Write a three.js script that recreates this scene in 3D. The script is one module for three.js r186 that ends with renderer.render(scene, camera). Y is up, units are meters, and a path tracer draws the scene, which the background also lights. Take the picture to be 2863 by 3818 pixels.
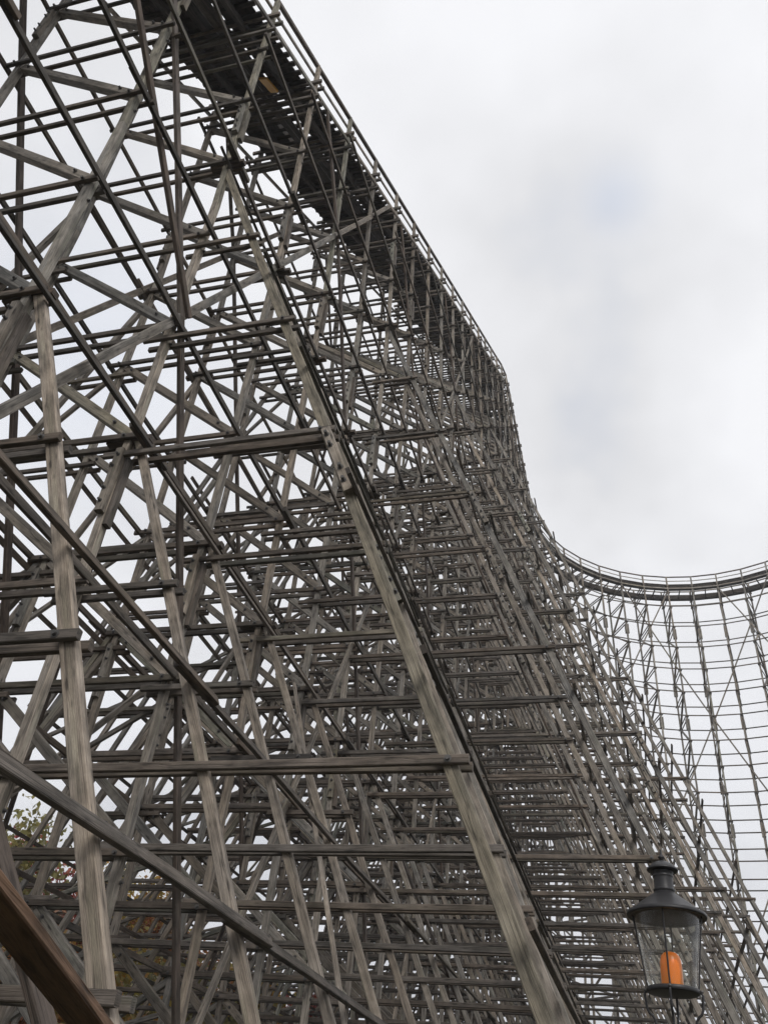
import * as THREE from 'three';
import { mergeGeometries } from 'three/addons/utils/BufferGeometryUtils.js';

// ---------------------------------------------------------------- camera, sky, sun, exposure
const scene = new THREE.Scene();
const renderer = new THREE.WebGLRenderer({ antialias: true });
renderer.setSize(767, 1024);
renderer.toneMapping = THREE.LinearToneMapping;
renderer.toneMappingExposure = 1.0;
renderer.shadowMap.enabled = true;

const EYE = 1.6;                                             // eye height above the ground
const camera = new THREE.PerspectiveCamera(61.5, 767 / 1024, 0.05, 3000);
camera.position.set(0, EYE, 0);
{
  const right = new THREE.Vector3(0.96477, 0.08316, -0.24961);
  const up = new THREE.Vector3(0.09201, 0.78216, 0.61624);
  const back = new THREE.Vector3(0.24648, -0.6175, 0.74696);
  camera.quaternion.setFromRotationMatrix(new THREE.Matrix4().makeBasis(right, up, back));
}
scene.add(camera);

// seeded random numbers and smooth noise
function rng(seed) { let a = seed >>> 0; return () => { a = (a + 0x6D2B79F5) | 0; let t = Math.imul(a ^ (a >>> 15), 1 | a); t = (t + Math.imul(t ^ (t >>> 7), 61 | t)) ^ t; return ((t ^ (t >>> 14)) >>> 0) / 4294967296; }; }
const rand = rng(20241);
const hash3 = (x, y, z) => { let h = Math.imul(x, 374761393) + Math.imul(y, 668265263) + Math.imul(z, 2147483647 ^ 0x5bd1e995); h = Math.imul(h ^ (h >>> 13), 1274126177); return ((h ^ (h >>> 16)) >>> 0) / 4294967296; };
const sm = (t) => t * t * (3 - 2 * t), lerp = (a, b, t) => a + (b - a) * t;
function noise3(x, y, z, px = 0, py = 0) {
  const xi = Math.floor(x), yi = Math.floor(y), zi = Math.floor(z), fx = sm(x - xi), fy = sm(y - yi), fz = sm(z - zi);
  const wx = (v) => px ? ((v % px) + px) % px : v, wy = (v) => py ? ((v % py) + py) % py : v;
  const h = (i, j, k) => hash3(wx(xi + i), wy(yi + j), zi + k);
  return lerp(lerp(lerp(h(0, 0, 0), h(1, 0, 0), fx), lerp(h(0, 1, 0), h(1, 1, 0), fx), fy), lerp(lerp(h(0, 0, 1), h(1, 0, 1), fx), lerp(h(0, 1, 1), h(1, 1, 1), fx), fy), fz);
}
function fbm3(x, y, z, oct = 5) { let s = 0, a = 0.5, n = 0; for (let i = 0; i < oct; i++) { s += a * noise3(x, y, z); n += a; a *= 0.52; x = x * 2.03 + 11.7; y = y * 2.03 + 5.3; z = z * 2.03 + 7.9; } return s / n; }

// overcast sky with thin spots, laid out on a cloud plane
{
  const w = 1024, h = 512, data = new Float32Array(w * h * 4);
  for (let j = 0; j < h; j++) for (let i = 0; i < w; i++) {
    const el = ((j + 0.5) / h - 0.5) * Math.PI, az = ((i + 0.5) / w - 0.5) * 2 * Math.PI;
    const y = Math.sin(el), c = Math.cos(el), x = c * Math.cos(az), z = c * Math.sin(az);
    const k = 1 / (Math.max(y, 0) + 0.30), X = x * k + 0.23, Z = z * k - 0.35;
    const big = fbm3(X * 1.7 + 3.1, Z * 1.7 + 8.2, 0.5, 6), fine = fbm3(X * 4.5 + 21, Z * 4.5 + 4, 3.3, 5);
    let b = 0.935 + (big - 0.5) * 0.55 + (fine - 0.5) * 0.42;
    const gap = (dx, dy, dz, deg) => Math.exp(-Math.pow(Math.acos(Math.min(1, x * dx + y * dy + z * dz)) * 57.3 / deg * (0.75 + 0.6 * fine), 2));
    let thin = Math.max(0, Math.min(1, (0.30 - big + (0.5 - fine) * 0.5) * 5)) * 0.7;          // thin places where the blue shows
    thin = Math.max(thin, gap(0.0424, 0.842, -0.5377, 2.2) * (0.6 + 0.9 * Math.max(0, 0.6 - fine)), gap(-0.5315, 0.6786, -0.5068, 9) * 0.55 * (1.4 - fine));
    b = Math.min(b, 0.97);
    let r = b * 0.985, g = b * 0.992, bl = b * 1.022;
    r = lerp(r, 0.60, thin * 0.8); g = lerp(g, 0.665, thin * 0.8); bl = lerp(bl, 0.80, thin * 0.8);
    const low = Math.max(0, 1 - Math.max(y, 0) / 0.62);             // greyer towards the horizon
    r *= 1 - 0.19 * low; g *= 1 - 0.175 * low; bl *= 1 - 0.145 * low;
    if (y < 0) { r *= 0.5; g *= 0.5; bl *= 0.48; }
    const o = (j * w + i) * 4; data[o] = r; data[o + 1] = g; data[o + 2] = bl; data[o + 3] = 1;
  }
  const sky = new THREE.DataTexture(data, w, h, THREE.RGBAFormat, THREE.FloatType);
  sky.mapping = THREE.EquirectangularReflectionMapping; sky.magFilter = THREE.LinearFilter; sky.minFilter = THREE.LinearFilter; sky.wrapS = THREE.RepeatWrapping; sky.needsUpdate = true;
  scene.background = sky; scene.environment = sky;
}
scene.fog = new THREE.FogExp2(new THREE.Color().setRGB(0.8, 0.82, 0.86), 0.0009);
const sun = new THREE.DirectionalLight(new THREE.Color(1.0, 0.965, 0.91), 1.3);
sun.position.set(28, 62, 42); sun.target.position.set(-4, 12, -20);
sun.castShadow = true; sun.shadow.radius = 40; sun.shadow.mapSize.set(2048, 2048);
Object.assign(sun.shadow.camera, { left: -70, right: 70, top: 70, bottom: -70, near: 1, far: 260 });
scene.add(sun, sun.target);

// ---------------------------------------------------------------- helpers
const used = new Map();
function numbered(name) { const n = used.get(name) || 0; used.set(name, n + 1); return n ? `${name}_${String(n).padStart(3, '0')}` : name; }
function put(name, geo, mat, parent, kind) {
  const g = Array.isArray(geo) ? (geo.length > 1 ? mergeGeometries(geo) : geo[0]) : geo;
  const m = new THREE.Mesh(g, mat); m.name = numbered(name); m.castShadow = m.receiveShadow = true;
  if (kind) m.userData.kind = kind;
  parent.add(m); return m;
}
function thing(name, label, category, pos = [0, 0, 0], group) {
  const o = new THREE.Group(); o.name = numbered(name); o.position.set(...pos); scene.add(o);
  o.userData = { label, category }; if (group) o.userData.group = group; return o;
}
const V = (x, y, z) => new THREE.Vector3(x, y, z);
const P = (e, u, d) => V(e, u + EYE, -d);                       // e: to the right, u: above the eye, d: ahead

// weathered timber: colour and relief
function woodTextures() {
  const W = 512, H = 1024, col = new Uint8Array(W * H * 4), bmp = new Uint8Array(W * H * 4), r = rng(77);
  const knots = []; for (let i = 0; i < 46; i++) knots.push([r() * W, r() * H, 5 + r() * 10, 0.55 + r() * 0.45]);
  for (let j = 0; j < H; j++) for (let i = 0; i < W; i++) {
    let bend = 0, dark = 0;
    for (const [kx, ky, s, a] of knots) {
      let dx = i - kx, dy = (j - ky) * 0.55; if (dx > W / 2) dx -= W; if (dx < -W / 2) dx += W; if (dy > H * 0.275) dy -= H * 0.55; if (dy < -H * 0.275) dy += H * 0.55;
      const q = (dx * dx + dy * dy) / (s * s); if (q > 40) continue;
      bend += 9 * Math.sign(dx) * Math.exp(-q / 9) * a; dark += a * Math.exp(-q * 0.9);
    }
    const x = i + bend;
    const fib = noise3(x / 4, j / 128, 1, W / 4, H / 128), fib2 = noise3(x / 2, j / 64, 2, W / 2, H / 64);
    const band = noise3(x / 16, j / 256, 3, W / 16, H / 256), blot = noise3(x / 64, j / 128, 4, W / 64, H / 128), blot2 = noise3(x / 32, j / 64, 5, W / 32, H / 64);
    const crack = Math.max(0, noise3(x / 8, j / 128, 6, W / 8, H / 128) - 0.70) * 3.6;
    const fib3 = noise3(x / 2 + 0.2, j / 16, 11, W / 2, H / 16);
    let t = 0.64 + 0.12 * (fib - 0.5) + 0.14 * (fib2 - 0.5) + 0.18 * (fib3 - 0.5) + 0.12 * (band - 0.5) + 0.42 * (blot - 0.5) + 0.24 * (blot2 - 0.5);
    t *= 1 - 0.6 * Math.min(1, dark) - 0.5 * Math.min(1, crack); t = Math.max(0.12, t);
    const warm = noise3(x / 128, j / 256, 7, W / 128, H / 256), green = Math.max(0, noise3(x / 64, j / 256, 8, W / 64, H / 256) - 0.66) * 0.8;
    const speck = noise3(i / 4 + 0.3, j / 8, 9, W / 4, H / 8), drip = noise3(i / 128, j / 32, 10, W / 128, H / 32);
    t *= 1 + 0.2 * (speck - 0.5) + 0.26 * (drip - 0.5);
    const R = t * (0.318 + 0.03 * warm - 0.07 * green), G = t * (0.298 + 0.012 * warm - 0.01 * green), B = t * (0.276 - 0.01 * warm - 0.07 * green);
    const o = (j * W + i) * 4, s8 = (v) => 255 * (v <= 0.0031 ? v * 12.92 : 1.055 * Math.pow(v, 1 / 2.4) - 0.055);
    col[o] = s8(R); col[o + 1] = s8(G); col[o + 2] = s8(B); col[o + 3] = 255;
    const b = 255 * Math.max(0, Math.min(1, 0.55 + 0.5 * (fib - 0.5) + 0.35 * (fib2 - 0.5) - 0.6 * crack - 0.2 * dark));
    bmp[o] = bmp[o + 1] = bmp[o + 2] = b; bmp[o + 3] = 255;
  }
  return [col, bmp].map((d, k) => { const t = new THREE.DataTexture(d, W, H); t.wrapS = t.wrapT = THREE.RepeatWrapping; t.magFilter = THREE.LinearFilter; t.minFilter = THREE.LinearFilter; if (!k) t.colorSpace = THREE.SRGBColorSpace; t.needsUpdate = true; return t; });
}
const [woodMap, woodBump] = woodTextures();
const WOOD = new THREE.MeshStandardMaterial({ map: woodMap, bumpMap: woodBump, bumpScale: 0.003, roughness: 0.88, vertexColors: true });
const BOLT = new THREE.MeshStandardMaterial({ color: new THREE.Color().setRGB(0.13, 0.125, 0.12), roughness: 0.55, metalness: 0.7 });
const BLACK = new THREE.MeshStandardMaterial({ color: new THREE.Color().setRGB(0.035, 0.034, 0.036), roughness: 0.42, metalness: 0.25 });

// one timber from a to b: w across "side", t across the third direction, chamfered edges
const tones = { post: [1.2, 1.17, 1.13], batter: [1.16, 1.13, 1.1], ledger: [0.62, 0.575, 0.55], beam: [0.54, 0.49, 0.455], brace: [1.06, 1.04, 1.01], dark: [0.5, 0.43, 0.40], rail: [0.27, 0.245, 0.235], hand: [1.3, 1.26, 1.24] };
function timber(a, b, w, t, side, tone = 'post', vary = 0.28) {
  const y = b.clone().sub(a), L = y.length(); y.divideScalar(L);
  const x = side.clone().addScaledVector(y, -side.dot(y)).normalize(), z = x.clone().cross(y);
  const c = Math.min(0.008, w * 0.12, t * 0.12), hw = w / 2, ht = t / 2;
  const ring = [[hw - c, ht], [-hw + c, ht], [-hw, ht - c], [-hw, -ht + c], [-hw + c, -ht], [hw - c, -ht], [hw, -ht + c], [hw, ht - c]];
  const pos = [], nor = [], uv = [], col = [];
  const u0 = rand(), v0 = rand(), k = 1 + (rand() - 0.5) * 2 * vary, warm = (rand() - 0.5) * 0.12, moss = rand() < 0.1 ? 0.95 : 1, pick = rand(), T = tones[tone];
  const fresh = pick < 0.06 ? 1.3 : pick > 0.93 ? 0.72 : 1, C = [T[0] * k * fresh * (1 + warm) * moss, T[1] * k * fresh, T[2] * k * fresh * (1 - warm) * moss];
  const seg = L > 3 ? (L > 9 ? 5 : 3) : 1, bx = (rand() - 0.5) * 0.005 * Math.min(L, 9), bz = (rand() - 0.5) * 0.005 * Math.min(L, 9), wav = rand() * 6;
  const at = (p, q) => { const k = seg > 1 ? Math.sin(Math.PI * q) * (L > 9 ? Math.cos(wav + q * 8) : 1) : 0; return a.clone().addScaledVector(y, q * L).addScaledVector(x, p[0] + bx * k).addScaledVector(z, p[1] + bz * k); };
  let along = 0;
  for (let i = 0; i < 8; i++) {
    const p = ring[i], q = ring[(i + 1) % 8], len = Math.hypot(q[0] - p[0], q[1] - p[1]);
    const n = x.clone().multiplyScalar(q[1] - p[1]).addScaledVector(z, -(q[0] - p[0])).normalize();
    const ua = u0 + along / 0.5, ub = ua + len / 0.5; along += len;
    for (let h = 0; h < seg; h++) {
      const q0 = h / seg, q1 = (h + 1) / seg, A = at(p, q0), B = at(q, q0), Cc = at(q, q1), D = at(p, q1), va = v0 + q0 * L / 2.2, vb = v0 + q1 * L / 2.2;
      for (const [pt, uu, vv] of [[A, ua, va], [D, ua, vb], [Cc, ub, vb], [A, ua, va], [Cc, ub, vb], [B, ub, va]]) { pos.push(pt.x, pt.y, pt.z); nor.push(n.x, n.y, n.z); uv.push(uu, vv); col.push(...C); }
    }
  }
  for (const e of [0, 1]) {
    const n = e ? y : y.clone().negate();
    for (let i = 1; i < 7; i++) for (const id of e ? [0, i + 1, i] : [0, i, i + 1]) { const pt = at(ring[id], e); pos.push(pt.x, pt.y, pt.z); nor.push(n.x, n.y, n.z); uv.push(u0 + ring[id][0] / 0.5, v0 + ring[id][1] / 0.5); col.push(C[0] * 0.8, C[1] * 0.8, C[2] * 0.8); }
  }
  const g = new THREE.BufferGeometry();
  g.setAttribute('position', new THREE.Float32BufferAttribute(pos, 3)); g.setAttribute('normal', new THREE.Float32BufferAttribute(nor, 3));
  g.setAttribute('uv', new THREE.Float32BufferAttribute(uv, 2)); g.setAttribute('color', new THREE.Float32BufferAttribute(col, 3));
  return g;
}
function bolt(p, dir, r = 0.022, len = 0.035) {
  const g = mergeGeometries([new THREE.CylinderGeometry(r * 1.7, r * 1.7, 0.008, 8), new THREE.CylinderGeometry(r, r, len, 6).translate(0, len / 2, 0)]);
  return g.applyMatrix4(new THREE.Matrix4().compose(p, new THREE.Quaternion().setFromUnitVectors(V(0, 1, 0), dir), V(1, 1, 1)));
}
const jit = (s) => (rand() - 0.5) * 2 * s;

// ---------------------------------------------------------------- ground
{
  const g = new THREE.PlaneGeometry(1600, 1600, 1, 1).rotateX(-Math.PI / 2);
  const W = 256, d = new Uint8Array(W * W * 4);
  for (let j = 0; j < W; j++) for (let i = 0; i < W; i++) {
    const a = noise3(i / 8, j / 8, 1, 32, 32), b = noise3(i / 32, j / 32, 2, 8, 8), c = noise3(i / 2, j / 2, 3, 128, 128), o = (j * W + i) * 4, t = 0.6 + 0.4 * a + 0.35 * (c - 0.5);
    d[o] = 66 * t + 14 * b; d[o + 1] = 66 * t + 11 * b; d[o + 2] = 54 * t; d[o + 3] = 255;
  }
  const t = new THREE.DataTexture(d, W, W); t.wrapS = t.wrapT = THREE.RepeatWrapping; t.magFilter = THREE.LinearFilter; t.colorSpace = THREE.SRGBColorSpace; t.repeat.set(500, 500); t.needsUpdate = true;
  const m = put('ground', g, new THREE.MeshStandardMaterial({ map: t, roughness: 1 }), scene, 'structure'); m.castShadow = false;
}

// ---------------------------------------------------------------- the roller coaster
const coaster = thing('roller_coaster', 'weathered grey timber roller coaster, a steep lift hill running back into a high curved turnaround', 'roller coaster');
const S = 2.2, D0 = 6.58, PITCH = 2.118;
const Lv = (k) => 0.58 + PITCH * k, GROUND = -EYE;
const railAt = (d) => { const a = 20.11 + 0.744 * (d - D0), b = 46.25, h = 0.9; const q = Math.max(0, Math.min(1, 0.5 + 0.5 * (b - a) / h / 2)); return lerp(b, a, q) - h * 2 * q * (1 - q) * 0.5; };
const RX = -5.52, LX = -8.07, WIDTH = RX - LX, NS = 22;
// frames along the track: right post, outward direction, rail height
const frames = [];
for (let n = -4; n <= NS; n++) { const d = D0 + n * S; frames.push({ n, x: RX, z: -d, ox: -1, oz: 0, tx: 0, tz: -1, hR: railAt(d), hL: railAt(d) + 0, arc: false, d }); }
const RAD = 12.72, CX = 7.2, CD = 56.4;
for (let j = 0; j < 21; j++) { const th = 0.07 + j * 0.1655; const c = Math.cos(th), s = Math.sin(th); frames.push({ n: NS + 1 + j, x: CX - RAD * c, z: -(CD + RAD * s), ox: -c, oz: -s, tx: s, tz: -c, hR: 46.25, hL: 46.25, arc: true }); }
const lean = (f, u) => 0.30 * Math.max(0, 1 - (f.hR - u) / 8);                  // the frames close in a little towards the track
const at = (f, s0, u, t = 0, s = s0 + lean(f, u)) => V(f.x + f.ox * s + f.tx * t, u + EYE, f.z + f.oz * s + f.tz * t);      // s: leftwards from the right post
const top = (f, s, du) => at(f, s, lerp(f.hR, f.hL, s / WIDTH) + du);
const ROWS = [[3, -4], [6, 0], [9, 4], [12, 8], [15, 12]];           // sloping props: level of the top, first bent
const SLOPE = 0.4, ROWFIT = { 3: [-0.12, 0.437], 6: [0.05, 0.398], 9: [0.06, 0.393], 12: [0, 0.387], 15: [-0.1, 0.382] };
const rowS = (r, u) => ROWFIT[r][0] - ROWFIT[r][1] * (Lv(r) - u);                   // s of a prop's axis on the right-hand side
const NEAR = 9;

for (const f of frames) {
  const near = !f.arc && f.n <= NEAR, parts = [], bolts = [];
  const side = V(-f.ox, 0, -f.oz), tan = V(f.tx, 0, f.tz), front = tan.clone().negate();
  const add = (name, g) => parts.push([name, g]);
  const pw = f.arc ? 0.125 : 0.1;
  // posts up to the handrail
  for (const [s, h] of [[0, f.hR], [WIDTH, f.hL]]) { add('post', timber(at(f, s + jit(0.008), GROUND), at(f, s, h - 8), pw, f.arc ? 0.125 : 0.11, side, 'post', 0.1)); add('post', timber(at(f, s, h - 8), at(f, s, h), pw, f.arc ? 0.125 : 0.11, side, 'post', 0.1)); }
  const capU = Math.min(f.hR, f.hL) - 1.3;
  const rows = f.arc ? [] : ROWS.filter(([, n0]) => f.n >= n0).map(([r]) => r), rmax = rows.length ? Math.max(...rows) : 0;
  // props on both sides
  for (const r of rows) for (const m of [1, -1]) {
    const sAt = (u) => m > 0 ? rowS(r, u) : WIDTH - rowS(r, u);
    const mid = r === rmax ? 0.122 : 0.1;
    add('sloping_prop', timber(at(f, sAt(Lv(r)) , Lv(r), jit(0.01)), at(f, sAt(GROUND), GROUND, jit(0.02)), mid, 0.085, side, 'batter', 0.14));
    for (let k = r - 3; k > 0; k -= 4) {                                 // bolted splice on the prop
      const u1 = Lv(k) - 0.25 - rand() * 0.1, u0 = u1 - 0.95, fr = -0.092;
      if (m < 0 && f.n > 4) continue;
      add('splice_block', timber(at(f, sAt(u1) , u1, fr), at(f, sAt(u0), u0, fr), mid * 0.9, 0.08, side, 'post', 0.1));
      if (near) for (const q of [0.12, 0.3, 0.66, 0.86]) { const u = lerp(u1, u0, q); bolts.push(bolt(at(f, sAt(u) + jit(0.02), u, fr - 0.041), front, 0.02, 0.06)); }
    }
  }
  // ledgers, panel diagonals, splices
  let kTop = 0; while (Lv(kTop + 1) < capU - 0.75) kTop++;
  for (let k = 0; k <= kTop; k++) {
    const u = Lv(k) + jit(0.015), off = f.arc ? 0.1 : 0.088;
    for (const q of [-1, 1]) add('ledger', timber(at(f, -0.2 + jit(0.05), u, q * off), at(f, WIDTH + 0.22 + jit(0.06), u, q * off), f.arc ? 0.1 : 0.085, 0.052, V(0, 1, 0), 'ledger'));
    if (near) for (const s of [0, WIDTH]) bolts.push(bolt(at(f, s + 0.03, u + jit(0.02), -off - 0.028), front, 0.019, 0.032));
    if (k > 0) {
      if (near) { bolts.push(bolt(at(f, WIDTH - 0.24, Lv(k) - 0.17, -0.066), front, 0.016, 0.03), bolt(at(f, 0.28, Lv(k - 1) + 0.32, -0.066), front, 0.016, 0.03)); bolts.push(bolt(at(f, -0.06, Lv(k) - 0.3, 0.02), side, 0.015, 0.03)); }
      if (!f.arc) add('panel_diagonal', timber(at(f, WIDTH - 0.1, Lv(k) - 0.06), at(f, 0.02, Lv(k - 1) + 0.1), 0.13, 0.112, V(0, 1, 0), 'brace'));
      else { const a = k % 2 ? [WIDTH, 0] : [0, WIDTH]; add('panel_diagonal', timber(at(f, a[0], Lv(k)), at(f, a[1], Lv(k - 1)), 0.1, 0.15, V(0, 1, 0), 'brace')); }
    }
    if ((k + 1) % 4 === 0 || (f.arc && (k + 3) % 4 === 0)) {
      const s = f.arc && (k + 1) % 4 ? WIDTH : 0, list = f.arc ? [s] : [0, WIDTH];
      for (const sp of list) {
        const u1 = Lv(k) - 0.22, u0 = u1 - 0.95;
        for (const q of f.arc ? [-1, 1] : [-1]) add('splice_block', timber(at(f, sp, u1, q * 0.1), at(f, sp, u0, q * 0.1), f.arc ? 0.26 : 0.1, 0.08, side, 'post', 0.1));
        if (!f.arc) add('splice_block', timber(at(f, sp + (sp ? 0.085 : -0.085), u1 - 0.1, 0), at(f, sp + (sp ? 0.085 : -0.085), u0 - 0.15, 0), 0.06, 0.11, side, 'ledger', 0.1));
        if (near) for (const q of [0.12, 0.3, 0.66, 0.86]) bolts.push(bolt(at(f, sp + jit(0.02), lerp(u1, u0, q), -0.14), front, 0.016, 0.045));
      }
    }
    // long ledgers out to the sloping props
    if (rmax && k < rmax) {
      const b = rmax - k, out = b <= 3 || b % 2 === 1 ? rmax : rmax - 3;
      if (out > k) for (const m of [1, -1]) {
        const uu = Lv(k) - (k > 2 ? 0.28 : k > 1 ? 0.12 : -0.05), e = rowS(out, uu) - 0.12 + jit(0.04), i = 0.28 + jit(0.06);
        const [s0, s1] = m > 0 ? [e, i] : [WIDTH - i, WIDTH - e];
        for (const q of [-1, 1]) add('ledger', timber(at(f, s0, uu, q * 0.08), at(f, s1 , uu, q * 0.08), 0.075, 0.055, V(0, 1, 0), 'ledger'));
        if (near && m > 0) bolts.push(bolt(at(f, e + 0.17, uu, -0.107), front, 0.019, 0.03));
      }
    }
    // lacing between post and props low down
    if (!f.arc && k > 0 && rows.includes(3) && k <= 3 && k % 2 === 1) for (const m of [1, -1]) {
      const sA = rowS(3, Lv(k - 1)), a = m > 0 ? 0 : WIDTH, b = m > 0 ? sA : WIDTH - sA;
      if (m < 0) add('panel_diagonal', timber(at(f, a, Lv(k) - 0.1), at(f, b, Lv(k - 1)), 0.11, 0.09, V(0, 1, 0), 'brace'));
    }
    if (rmax > 3 && k > 0 && k < rmax && (k + f.n) % 2 === 0) add('panel_diagonal', timber(at(f, WIDTH, Lv(k)), at(f, WIDTH - rowS(rmax, Lv(k - 1)), Lv(k - 1)), 0.09, 0.07, V(0, 1, 0), 'brace'));
    if (rows.includes(k)) for (const sp of [0, WIDTH]) { const q = sp ? 1 : -1; add('filler_block', timber(at(f, sp - q * 0.3, u, 0), at(f, sp + q * 0.3, u, 0), 0.085, 0.105, V(0, 1, 0), 'dark')); }
  }
  // cap under the track
  for (const q of [-1, 1]) add('ledger', timber(top(f, -0.2, -1.0).addScaledVector(tan, q * 0.09), top(f, WIDTH + 0.2, -1.0).addScaledVector(tan, q * 0.09), 0.12, 0.06, V(0, 1, 0), 'ledger'));
  for (const q of [-1, 1]) add('ledger', timber(top(f, -0.2, -1.72).addScaledVector(tan, q * 0.09), top(f, WIDTH + 0.2, -1.72).addScaledVector(tan, q * 0.09), 0.11, 0.06, V(0, 1, 0), 'ledger'));
  if (near) {
    const g = new THREE.Group(); g.name = numbered('trestle_bent'); coaster.add(g);
    for (const [name, geo] of parts) put(name, geo, WOOD, g);
    if (bolts.length) put('bolt', bolts, BOLT, g, 'stuff');
  } else put('trestle_bent', parts.map((p) => p[1]), WOOD, coaster);
}

// long members between the bents
const straight = frames.filter((f) => !f.arc), F = (n) => { const d = D0 + n * S; return { x: RX, z: -d, ox: -1, oz: 0, tx: 0, tz: -1, d, hR: railAt(d) }; };
const farStuff = { longitudinal_beam: [], diagonal_brace: [] };
let beamCount = 0;
function long(name, g, n) { if (n <= 8 && (name !== 'longitudinal_beam' || beamCount++ < 290)) put(name, g, WOOD, coaster); else farStuff[name].push(g); }
for (let k = 0; k <= 21; k++) for (const row of [0, 1]) {
  let n0 = -4, flip = k & 1; while (n0 <= NS && railAt(D0 + n0 * S) < Lv(k) + 1.5) n0++;
  for (let n = n0; n < NS; ) {
    const step = Math.min(NS - n, 4 - (n === n0 ? (k * 3 + row * 2 + 40 - n0) % 3 : 0)), lap = flip ^= 1;
    const s = (row ? WIDTH + 0.158 : -0.158) + (row ? 1 : -1) * lap * 0.055, u = Lv(k) + 0.02 + jit(0.01);
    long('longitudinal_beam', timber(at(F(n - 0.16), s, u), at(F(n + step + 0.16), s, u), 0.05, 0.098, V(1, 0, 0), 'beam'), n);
    n += step;
  }
}
for (const [r, n0r] of ROWS) for (const m of [1, -1]) for (let j = 0; j <= r; j++) {
  const u = j === 0 ? Lv(r) - 0.1 : Lv(r - j) - 1.2; if (u < GROUND + 0.3) continue;
  const off = 0.092, base = rowS(r, u) - off;
  for (let n = n0r; n < NS; ) {
    const step = Math.min(NS - n, 4), lap = ((n + j) >> 2) & 1, s0 = base - lap * 0.06, s = m > 0 ? s0 : WIDTH - s0;
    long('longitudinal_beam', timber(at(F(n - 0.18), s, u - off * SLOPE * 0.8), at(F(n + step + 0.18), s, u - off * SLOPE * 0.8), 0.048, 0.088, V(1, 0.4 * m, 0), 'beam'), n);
    n += step;
  }
}
// crossed braces along the post rows: two levels per bay
function braceLine(nA, uA, dir, sOf, uMin, uMaxOf, tone, w = 0.14, nMin = -4) {
  for (let n = nMin; n < NS; n += 2) {
    let a = n, b = n + 2; const uu = (q) => uA + dir * 2 * PITCH * (q - nA);
    if (Math.max(uu(a), uu(b)) < uMin || Math.min(uu(a), uu(b)) > Math.max(uMaxOf(a), uMaxOf(b))) continue;
    const clip = (q) => { let u = uu(q); return u; };
    let ua = clip(a), ub = clip(b);
    if (dir > 0) { while (ua < uMin) { a += 0.05; ua = uu(a); } while (ub > uMaxOf(b) && b > a) { b -= 0.05; ub = uu(b); } } else { while (ub < uMin) { b -= 0.05; ub = uu(b); } while (ua > uMaxOf(a) && a < b) { a += 0.05; ua = uu(a); } }
    if (b - a < 0.3) continue;
    long('diagonal_brace', timber(at(F(a), sOf(ua), ua), at(F(b), sOf(ub), ub), 0.055, w * 0.86, V(1, 0, 0), tone, 0.1), n);
  }
}
for (let c = -12; c <= 24; c += 4) {
  braceLine(c, 9.3, 1, () => -0.085, GROUND, (n) => railAt(D0 + n * S) - 1.4, 'brace');
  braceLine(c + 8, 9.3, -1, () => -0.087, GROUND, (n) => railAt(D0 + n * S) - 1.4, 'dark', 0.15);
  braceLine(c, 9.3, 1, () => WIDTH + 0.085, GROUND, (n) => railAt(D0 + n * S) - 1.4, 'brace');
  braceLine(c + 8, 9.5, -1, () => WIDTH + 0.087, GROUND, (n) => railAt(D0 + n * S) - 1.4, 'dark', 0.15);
  for (const [r, n0r] of ROWS) for (const m of [1, -1]) for (const dir of [1, -1]) {
    if ((c / 4 + r / 3 + (dir > 0 ? 1 : 0)) & 1) continue;
    const sOf = (u) => { const s = rowS(r, u) + 0.09; return m > 0 ? s : WIDTH - s; };
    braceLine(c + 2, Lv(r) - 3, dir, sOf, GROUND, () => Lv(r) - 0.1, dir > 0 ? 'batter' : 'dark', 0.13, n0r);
  }
}
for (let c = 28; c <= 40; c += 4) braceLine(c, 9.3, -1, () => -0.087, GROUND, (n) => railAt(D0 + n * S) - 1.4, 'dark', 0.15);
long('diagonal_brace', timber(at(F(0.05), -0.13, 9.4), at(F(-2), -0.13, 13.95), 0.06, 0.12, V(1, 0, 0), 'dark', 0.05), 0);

// members along the curve
{
  const arc = frames.filter((f) => f.n >= NS), far = [];
  for (let i = 0; i + 1 < arc.length; i++) {
    const a = arc[i], b = arc[i + 1];
    for (let k = 0; k <= 21; k++) for (const s of [-0.14, WIDTH + 0.14]) if (Lv(k) < 44.9) farStuff.longitudinal_beam.push(timber(at(a, s, Lv(k) + 0.05), at(b, s, Lv(k) + 0.05), 0.055, 0.09, V(0, 1, 0).cross(V(a.tx, 0, a.tz)), 'beam'));
    for (const s of [-0.1]) for (const dir of [1, -1]) for (let c = 0; c < 6; c++) {                 // crossing in every fourth bay
      const ph = ((a.n - NS + 2) % 4), u0 = 40.5 - c * 4 * 2 * PITCH - dir * 2 * PITCH * (ph - 2), u1 = u0 - dir * 2 * PITCH;
      if (Math.min(u0, u1) < GROUND || Math.max(u0, u1) > 45) continue;
      farStuff.diagonal_brace.push(timber(at(a, s, u0), at(b, s, u1), 0.055, 0.11, V(a.ox, 0, a.oz), 'brace', 0.1));
    }
  }
}
for (const [name, list] of Object.entries(farStuff)) if (list.length) put(name, list, WOOD, coaster, 'stuff');

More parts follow.
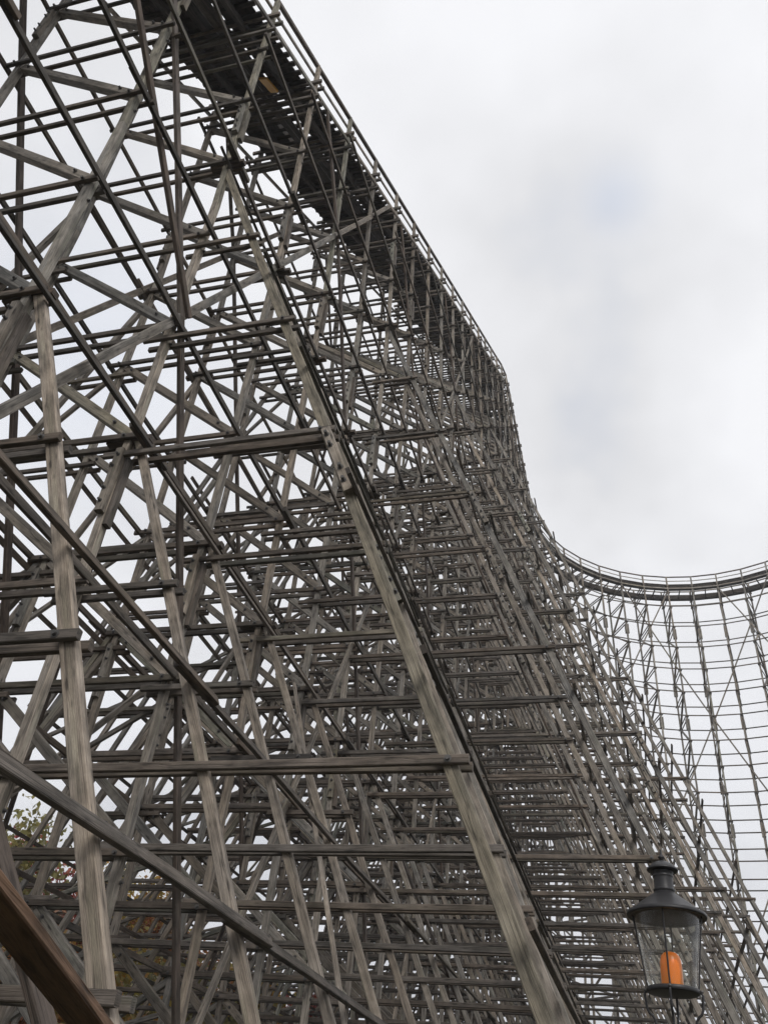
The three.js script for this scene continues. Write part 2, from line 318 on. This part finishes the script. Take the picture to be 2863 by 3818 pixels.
// track, walkways and handrails
{
  const far = { cross_tie: [], running_rail: [], walkway_plank: [], handrail: [], toe_board: [] };
  const piece = (name, g, n) => { if (n <= 12) put(name, g, WOOD, coaster); else far[name].push(g); };
  for (let i = 0; i + 1 < frames.length; i++) {
    const a = frames[i], b = frames[i + 1], n = a.n, arc = b.arc;
    const side = V(-a.ox, 0, -a.oz), up = V(0, 1, 0);
    const bar = (name, s, du, w, h, tone) => piece(name, timber(top(a, s, du), top(b, s, du), w, h, side, tone), n);
    const mixP = (s, du, t) => top(a, s, du).lerp(top(b, s, du), t);
    bar('handrail', 0.03, 0.05, 0.09, 0.1, 'dark'); bar('handrail', 0.083, -0.37, 0.045, 0.075, 'hand');
    bar('handrail', WIDTH - 0.03, 0.05, 0.09, 0.1, 'hand'); bar('handrail', WIDTH - 0.078, -0.48, 0.045, 0.09, 'hand');
    bar('toe_board', 0.19, -0.7, 0.045, 0.07, 'hand'); bar('toe_board', -0.09, arc ? -1.28 : -1.42, 0.05, 0.1, 'hand');
    bar('toe_board', WIDTH + 0.09, -1.42, 0.05, 0.1, 'hand');
    if (arc) {
      bar('running_rail', 0.3, -0.99, 0.34, 0.42, 'rail'); bar('running_rail', 1.78, -1.13, 0.34, 0.46, 'rail');
      for (const s of [0.1, 0.55]) bar('walkway_plank', s, -0.76, 0.13, 0.04, 'dark');
      for (let q = 0; q < 8; q++) piece('cross_tie', timber(mixP(0.05, -0.9, (q + 0.5) / 8), mixP(0.3, -0.9, (q + 0.5) / 8), 0.09, 0.09, up, 'rail'), n);
      for (const q of [0.5]) piece('cross_tie', timber(mixP(0.4, -1.3, q), mixP(1.9, -1.3, q), 0.1, 0.09, up, 'rail'), n);
    } else {
      bar('running_rail', 0.82, -0.62, 0.3, 0.34, 'rail'); bar('running_rail', 1.74, -0.62, 0.3, 0.34, 'rail');
      for (const s of [0.38, 0.53, 0.66]) bar('walkway_plank', s, -0.76, 0.156, 0.045, 'rail');
      for (const s of [1.97, 2.13, 2.29, 2.45]) bar('walkway_plank', s, -0.76, 0.156, 0.045, 'rail');
      for (const s of [1.06, 1.2, 1.36, 1.5]) if (!((s > 1.45 || s < 1.1) && (n & 3) === 1)) bar('walkway_plank', s, -0.91, s < 1.3 ? 0.135 : 0.15, 0.05, 'rail');
      for (let q = 0; q < 7; q++) piece('cross_tie', timber(mixP(0.17, -0.83, (q + 0.5) / 7), mixP(WIDTH - 0.05, -0.83, (q + 0.5) / 7), 0.1, 0.1, up, 'rail'), n);
      bar('running_rail', 0.66, -0.98, 0.1, 0.2, 'rail'); bar('running_rail', 1.9, -0.98, 0.1, 0.2, 'rail');
    }
  }
  for (const [name, list] of Object.entries(far)) if (list.length) put(name, list, WOOD, coaster, 'stuff');
}

// ---------------------------------------------------------------- street lamp
{
  const base = [0.149, 0, -6.261];
  const lamp = thing('street_lamp', 'old fashioned black street lantern with tapered glass and an amber light, before the trestle', 'street lamp', base);
  const Y = 3.155, rim = 0.25, lathe = (pts, seg = 48) => new THREE.LatheGeometry(pts.map(([r, y]) => new THREE.Vector2(r, Y + y)), seg);
  put('hood', lathe([[0.0, 0.15], [0.062, 0.15], [0.07, 0.135], [0.1, 0.115], [0.165, 0.07], [0.215, 0.028], [0.25, 0.012], [0.252, -0.004], [0.246, -0.012], [0.225, -0.01], [0.212, 0.005], [0.12, 0.07], [0, 0.085]]), BLACK, lamp);
  put('chimney', lathe([[0.064, 0.145], [0.069, 0.155], [0.069, 0.162], [0.062, 0.168], [0.06, 0.235], [0.066, 0.24], [0.066, 0.249], [0.062, 0.252], [0.065, 0.262], [0.068, 0.27], [0.068, 0.28], [0.0, 0.282]]), BLACK, lamp);
  put('cap', lathe([[0, 0.276], [0.06, 0.274], [0.098, 0.279], [0.102, 0.288], [0.094, 0.3], [0.07, 0.322], [0.042, 0.338], [0.02, 0.346], [0, 0.348]]), BLACK, lamp);
  put('finial', lathe([[0, 0.344], [0.012, 0.346], [0.01, 0.356], [0.02, 0.364], [0.022, 0.373], [0.014, 0.381], [0.008, 0.388], [0.009, 0.402], [0.004, 0.424], [0, 0.432]], 24), BLACK, lamp);
  const dirt = (() => { const W = 256, d = new Uint8Array(W * W * 4), r = rng(5); for (let j = 0; j < W; j++) for (let i = 0; i < W; i++) { const v = 90 + 110 * noise3(i / 16, j / 32, 1, 16, 8) + 40 * noise3(i / 4, j / 4, 2, 64, 64); const o = (j * W + i) * 4; d[o] = d[o + 1] = d[o + 2] = Math.min(255, v * 0.36); d[o + 3] = 255; } for (let k = 0; k < 260; k++) { const x = Math.floor(r() * W), y = Math.floor(r() * W), l = 1 + Math.floor(r() * r() * 14); for (let q = 0; q < l; q++) { const o = (((y + q) % W) * W + x) * 4; d[o] = d[o + 1] = d[o + 2] = 235; } } const t = new THREE.DataTexture(d, W, W); t.wrapS = t.wrapT = THREE.RepeatWrapping; t.magFilter = THREE.LinearFilter; t.needsUpdate = true; return t; })();
  const GLASS = new THREE.MeshPhysicalMaterial({ color: new THREE.Color().setRGB(0.93, 0.94, 0.92), transmission: 0.97, thickness: 0, roughness: 0.3, roughnessMap: dirt, ior: 1.5, side: THREE.DoubleSide });
  put('glass', lathe([[0.206, -0.004], [0.19, -0.12], [0.168, -0.26], [0.145, -0.43]]), GLASS, lamp);
  put('base_plate', lathe([[0, -0.42], [0.15, -0.42], [0.158, -0.424], [0.16, -0.444], [0.15, -0.452], [0.06, -0.458], [0, -0.458]]), BLACK, lamp);
  const AMBER = new THREE.MeshPhysicalMaterial({ color: new THREE.Color().setRGB(0.55, 0.2, 0.002), transmission: 0.5, thickness: 0, roughness: 0.3, emissive: new THREE.Color().setRGB(1, 0.36, 0.0), emissiveIntensity: 0.14, side: THREE.DoubleSide });
  put('amber_lamp', new THREE.LatheGeometry([[0.066, -0.425], [0.066, -0.3], [0.064, -0.265], [0.056, -0.238], [0.042, -0.222], [0.02, -0.214], [0, -0.212]].map(([r, y]) => new THREE.Vector2(r, Y + y)), 32), AMBER, lamp);
  const BULB = new THREE.MeshStandardMaterial({ color: new THREE.Color().setRGB(0.9, 0.6, 0.2), emissive: new THREE.Color().setRGB(1, 0.5, 0.08), emissiveIntensity: 0.9, roughness: 0.5 });
  put('bulb', new THREE.LatheGeometry([[0, -0.08], [0.022, -0.075], [0.03, -0.02], [0.034, 0.03], [0.028, 0.06], [0.014, 0.078], [0, 0.08]].map(([r, y]) => new THREE.Vector2(r, Y - 0.335 + y)), 20).translate(0.02, 0, 0), BULB, lamp);
  const glow = new THREE.PointLight(new THREE.Color(1, 0.5, 0.1), 0.02, 6, 2); glow.position.set(0.02, Y - 0.25, 0.0); glow.castShadow = true; glow.shadow.radius = 2; lamp.add(glow);
  const tube = (pts, r = 0.0065) => new THREE.TubeGeometry(new THREE.CatmullRomCurve3(pts.map((p) => V(...p))), 24, r, 8);
  for (let k = 0; k < 4; k++) {
    const a = Math.PI / 2 + 0.12 + k * Math.PI / 2, c = Math.cos(a), s = Math.sin(a), q = (r, y) => [c * r, Y + y, s * r];
    put('glazing_bar', tube([q(0.214, 0.0), q(0.196, -0.12), q(0.175, -0.26), q(0.153, -0.425)], 0.0055), BLACK, lamp);
    const arm = put('cradle_arm', tube([q(0.16, -0.435), q(0.172, -0.445), q(0.168, -0.5), q(0.16, -0.55), q(0.125, -0.585), q(0.115, -0.64), q(0.105, -0.8), q(0.05, -0.98), q(0.02, -1.02)], 0.0075), BLACK, lamp);
    put('bolt', new THREE.SphereGeometry(0.011, 10, 8).translate(...q(0.168, -0.433)), BOLT, arm);
  }
  put('post', lathe([[0, -0.97], [0.03, -0.97], [0.045, -1.0], [0.03, -1.04], [0.036, -1.2], [0.045, -2.2], [0.06, -2.25], [0.06, -2.3], [0.075, -2.35], [0.08, -2.9], [0.12, -2.95], [0.13, -3.155], [0, -3.155]], 24), BLACK, lamp);
  lamp.rotation.z = -0.022;
  lamp.position.x -= 0.022 * Y;
}

// ---------------------------------------------------------------- autumn trees behind the trestle
{
  const BARK = new THREE.MeshStandardMaterial({ color: new THREE.Color().setRGB(0.07, 0.055, 0.045), roughness: 1 });
  const LEAF = new THREE.MeshPhysicalMaterial({ vertexColors: true, roughness: 0.9, transmission: 0.5, thickness: 0, side: THREE.DoubleSide });
  const palettes = { red: [[0.36, 0.07, 0.06], [0.4, 0.13, 0.08], [0.26, 0.05, 0.06]], gold: [[0.5, 0.36, 0.08], [0.4, 0.34, 0.1], [0.46, 0.24, 0.05]], green: [[0.3, 0.28, 0.1], [0.36, 0.31, 0.11], [0.22, 0.2, 0.08]], rust: [[0.46, 0.2, 0.07], [0.36, 0.14, 0.06], [0.42, 0.27, 0.1]] };
  function tree(x, z, h, rad, kind, label, seed) {
    const r = rng(seed), t = thing('autumn_tree', label, 'tree', [x, 0, z], 'autumn trees behind the trestle');
    const limbs = [], tips = [];
    const limb = (a, b, r0, r1) => { const m = a.clone().lerp(b, 0.5).add(V((r() - 0.5) * 0.3, 0.1, (r() - 0.5) * 0.3)); const c = new THREE.CatmullRomCurve3([a, m, b]), g = new THREE.TubeGeometry(c, 6, 1, 6); const p = g.attributes.position; for (let i = 0; i < p.count; i++) { const q = Math.floor(i / 7) / 6, ctr = c.getPointAt(q), rr = lerp(r0, r1, q); p.setXYZ(i, ctr.x + (p.getX(i) - ctr.x) * rr, ctr.y + (p.getY(i) - ctr.y) * rr, ctr.z + (p.getZ(i) - ctr.z) * rr); } limbs.push(g); };
    const fork = V(0, h * 0.3, 0); limb(V(0, -0.1, 0), fork, 0.17 * h / 10, 0.12 * h / 10);
    for (let i = 0; i < 9; i++) { const a = i * 2.4 + r(), e = V(Math.cos(a) * rad * (0.3 + 0.45 * r()), h * (0.5 + 0.4 * r()), Math.sin(a) * rad * (0.3 + 0.45 * r())); limb(fork, e, 0.08 * h / 10, 0.025); tips.push(e); for (let j = 0; j < 3; j++) { const f = e.clone().add(V((r() - 0.5) * rad, (r() - 0.3) * rad * 0.7, (r() - 0.5) * rad)); limb(e, f, 0.025, 0.01); tips.push(f); } }
    put('trunk', limbs, BARK, t);
    const pos = [], col = [], nor = [];
    for (let i = 0; i < 13000; i++) {
      const tip = tips[Math.floor(r() * tips.length)], s = rad * 0.34, g = () => (r() + r() + r() - 1.5) * s;
      const c = V(tip.x + g(), tip.y + g() * 0.8, tip.z + g()), l = 0.07 + 0.07 * r(), u = V(r() - 0.5, r() - 0.5, r() - 0.5).normalize(), w = V(r() - 0.5, r() - 0.5, r() - 0.5).cross(u).normalize(), n = w.clone().cross(u);
      const C = palettes[kind][Math.floor(r() * 3)], k = 0.7 + 0.6 * r(), q = [c.clone().addScaledVector(u, -l), c.clone().addScaledVector(w, l * 0.6), c.clone().addScaledVector(u, l), c.clone().addScaledVector(w, -l * 0.6)];
      for (const id of [0, 1, 2, 0, 2, 3]) { pos.push(q[id].x, q[id].y, q[id].z); nor.push(n.x, n.y, n.z); col.push(C[0] * k, C[1] * k, C[2] * k); }
    }
    const g = new THREE.BufferGeometry(); g.setAttribute('position', new THREE.Float32BufferAttribute(pos, 3)); g.setAttribute('normal', new THREE.Float32BufferAttribute(nor, 3)); g.setAttribute('color', new THREE.Float32BufferAttribute(col, 3));
    put('crown', g, LEAF, t);
  }
  const spot = (az, dist) => [Math.sin(az * Math.PI / 180) * dist, -Math.cos(az * Math.PI / 180) * dist];
  const list = [[-40, 30, 9.6, 2.9, 'green', 'yellow green tree at the far left edge behind the lattice'], [-37, 34, 10.2, 3.0, 'red', 'crimson leaved tree second from the left behind the lattice'], [-33, 36, 9.6, 2.8, 'gold', 'golden leaved tree behind the lattice, between the crimson and rust ones'], [-29, 38, 9.6, 2.8, 'rust', 'rust coloured tree behind the lattice right of the golden one'], [-24, 42, 8.6, 2.8, 'gold', 'smaller golden tree low behind the middle of the lattice'], [-20, 46, 7.6, 2.6, 'red', 'low dark red tree, rightmost behind the lattice'], [-44, 24, 7.0, 3.2, 'rust', 'broad rust brown tree partly cut off by the left edge'], [-34, 27, 5.2, 3.0, 'gold', 'low broad yellow brown bush tree in front of the crimson one'], [-28, 30, 5.0, 3.0, 'green', 'low olive green bush tree in front of the rust one']];
  list.forEach(([az, ds, h, rad, kind, label], i) => { const [x, z] = spot(az, ds); tree(x, z, h, rad, kind, label, 900 + i * 17); });
}

// rusty beam in the lower left corner and the yellow box under the track
{
  const A = V(-1.315, 0.47 + EYE, -1.45), B = V(-1.505, 0.22 + EYE, -2.67), dir0 = B.clone().sub(A), sideB = V(0, 1, 0).cross(dir0).normalize();
  const g = timber(A.clone().addScaledVector(dir0, -0.6), B.clone().addScaledVector(dir0, 1.2), 0.11, 0.03, sideB, 'post', 0);
  const c = g.attributes.color; for (let i = 0; i < c.count; i++) c.setXYZ(i, 0.74, 0.48, 0.33);
  put('rusty_beam', g, WOOD, coaster).userData.label = 'rusty brown stained timber beam low at the left';
  const f = F(0.72), a = P(-6.78, railAt(8.1) - 1.05, 8.1), b = P(-6.74, railAt(8.62) - 1.05, 8.62), dir = b.clone().sub(a);
  const YEL = new THREE.MeshStandardMaterial({ color: new THREE.Color().setRGB(0.75, 0.38, 0.02), roughness: 0.5 });
  const box = new THREE.BoxGeometry(0.2, 0.05, dir.length()), dark = new THREE.BoxGeometry(0.018, 0.012, dir.length() * 0.86);
  const m = new THREE.Matrix4().compose(a.clone().lerp(b, 0.5), new THREE.Quaternion().setFromUnitVectors(V(0, 0, 1), dir.clone().normalize()), V(1, 1, 1));
  const yb = put('yellow_box', box.applyMatrix4(m), YEL, coaster); yb.userData.label = 'yellow box under the lift track';
  put('slot', dark.translate(0.05, -0.027, 0).applyMatrix4(m), BLACK, yb);
}

renderer.render(scene, camera);
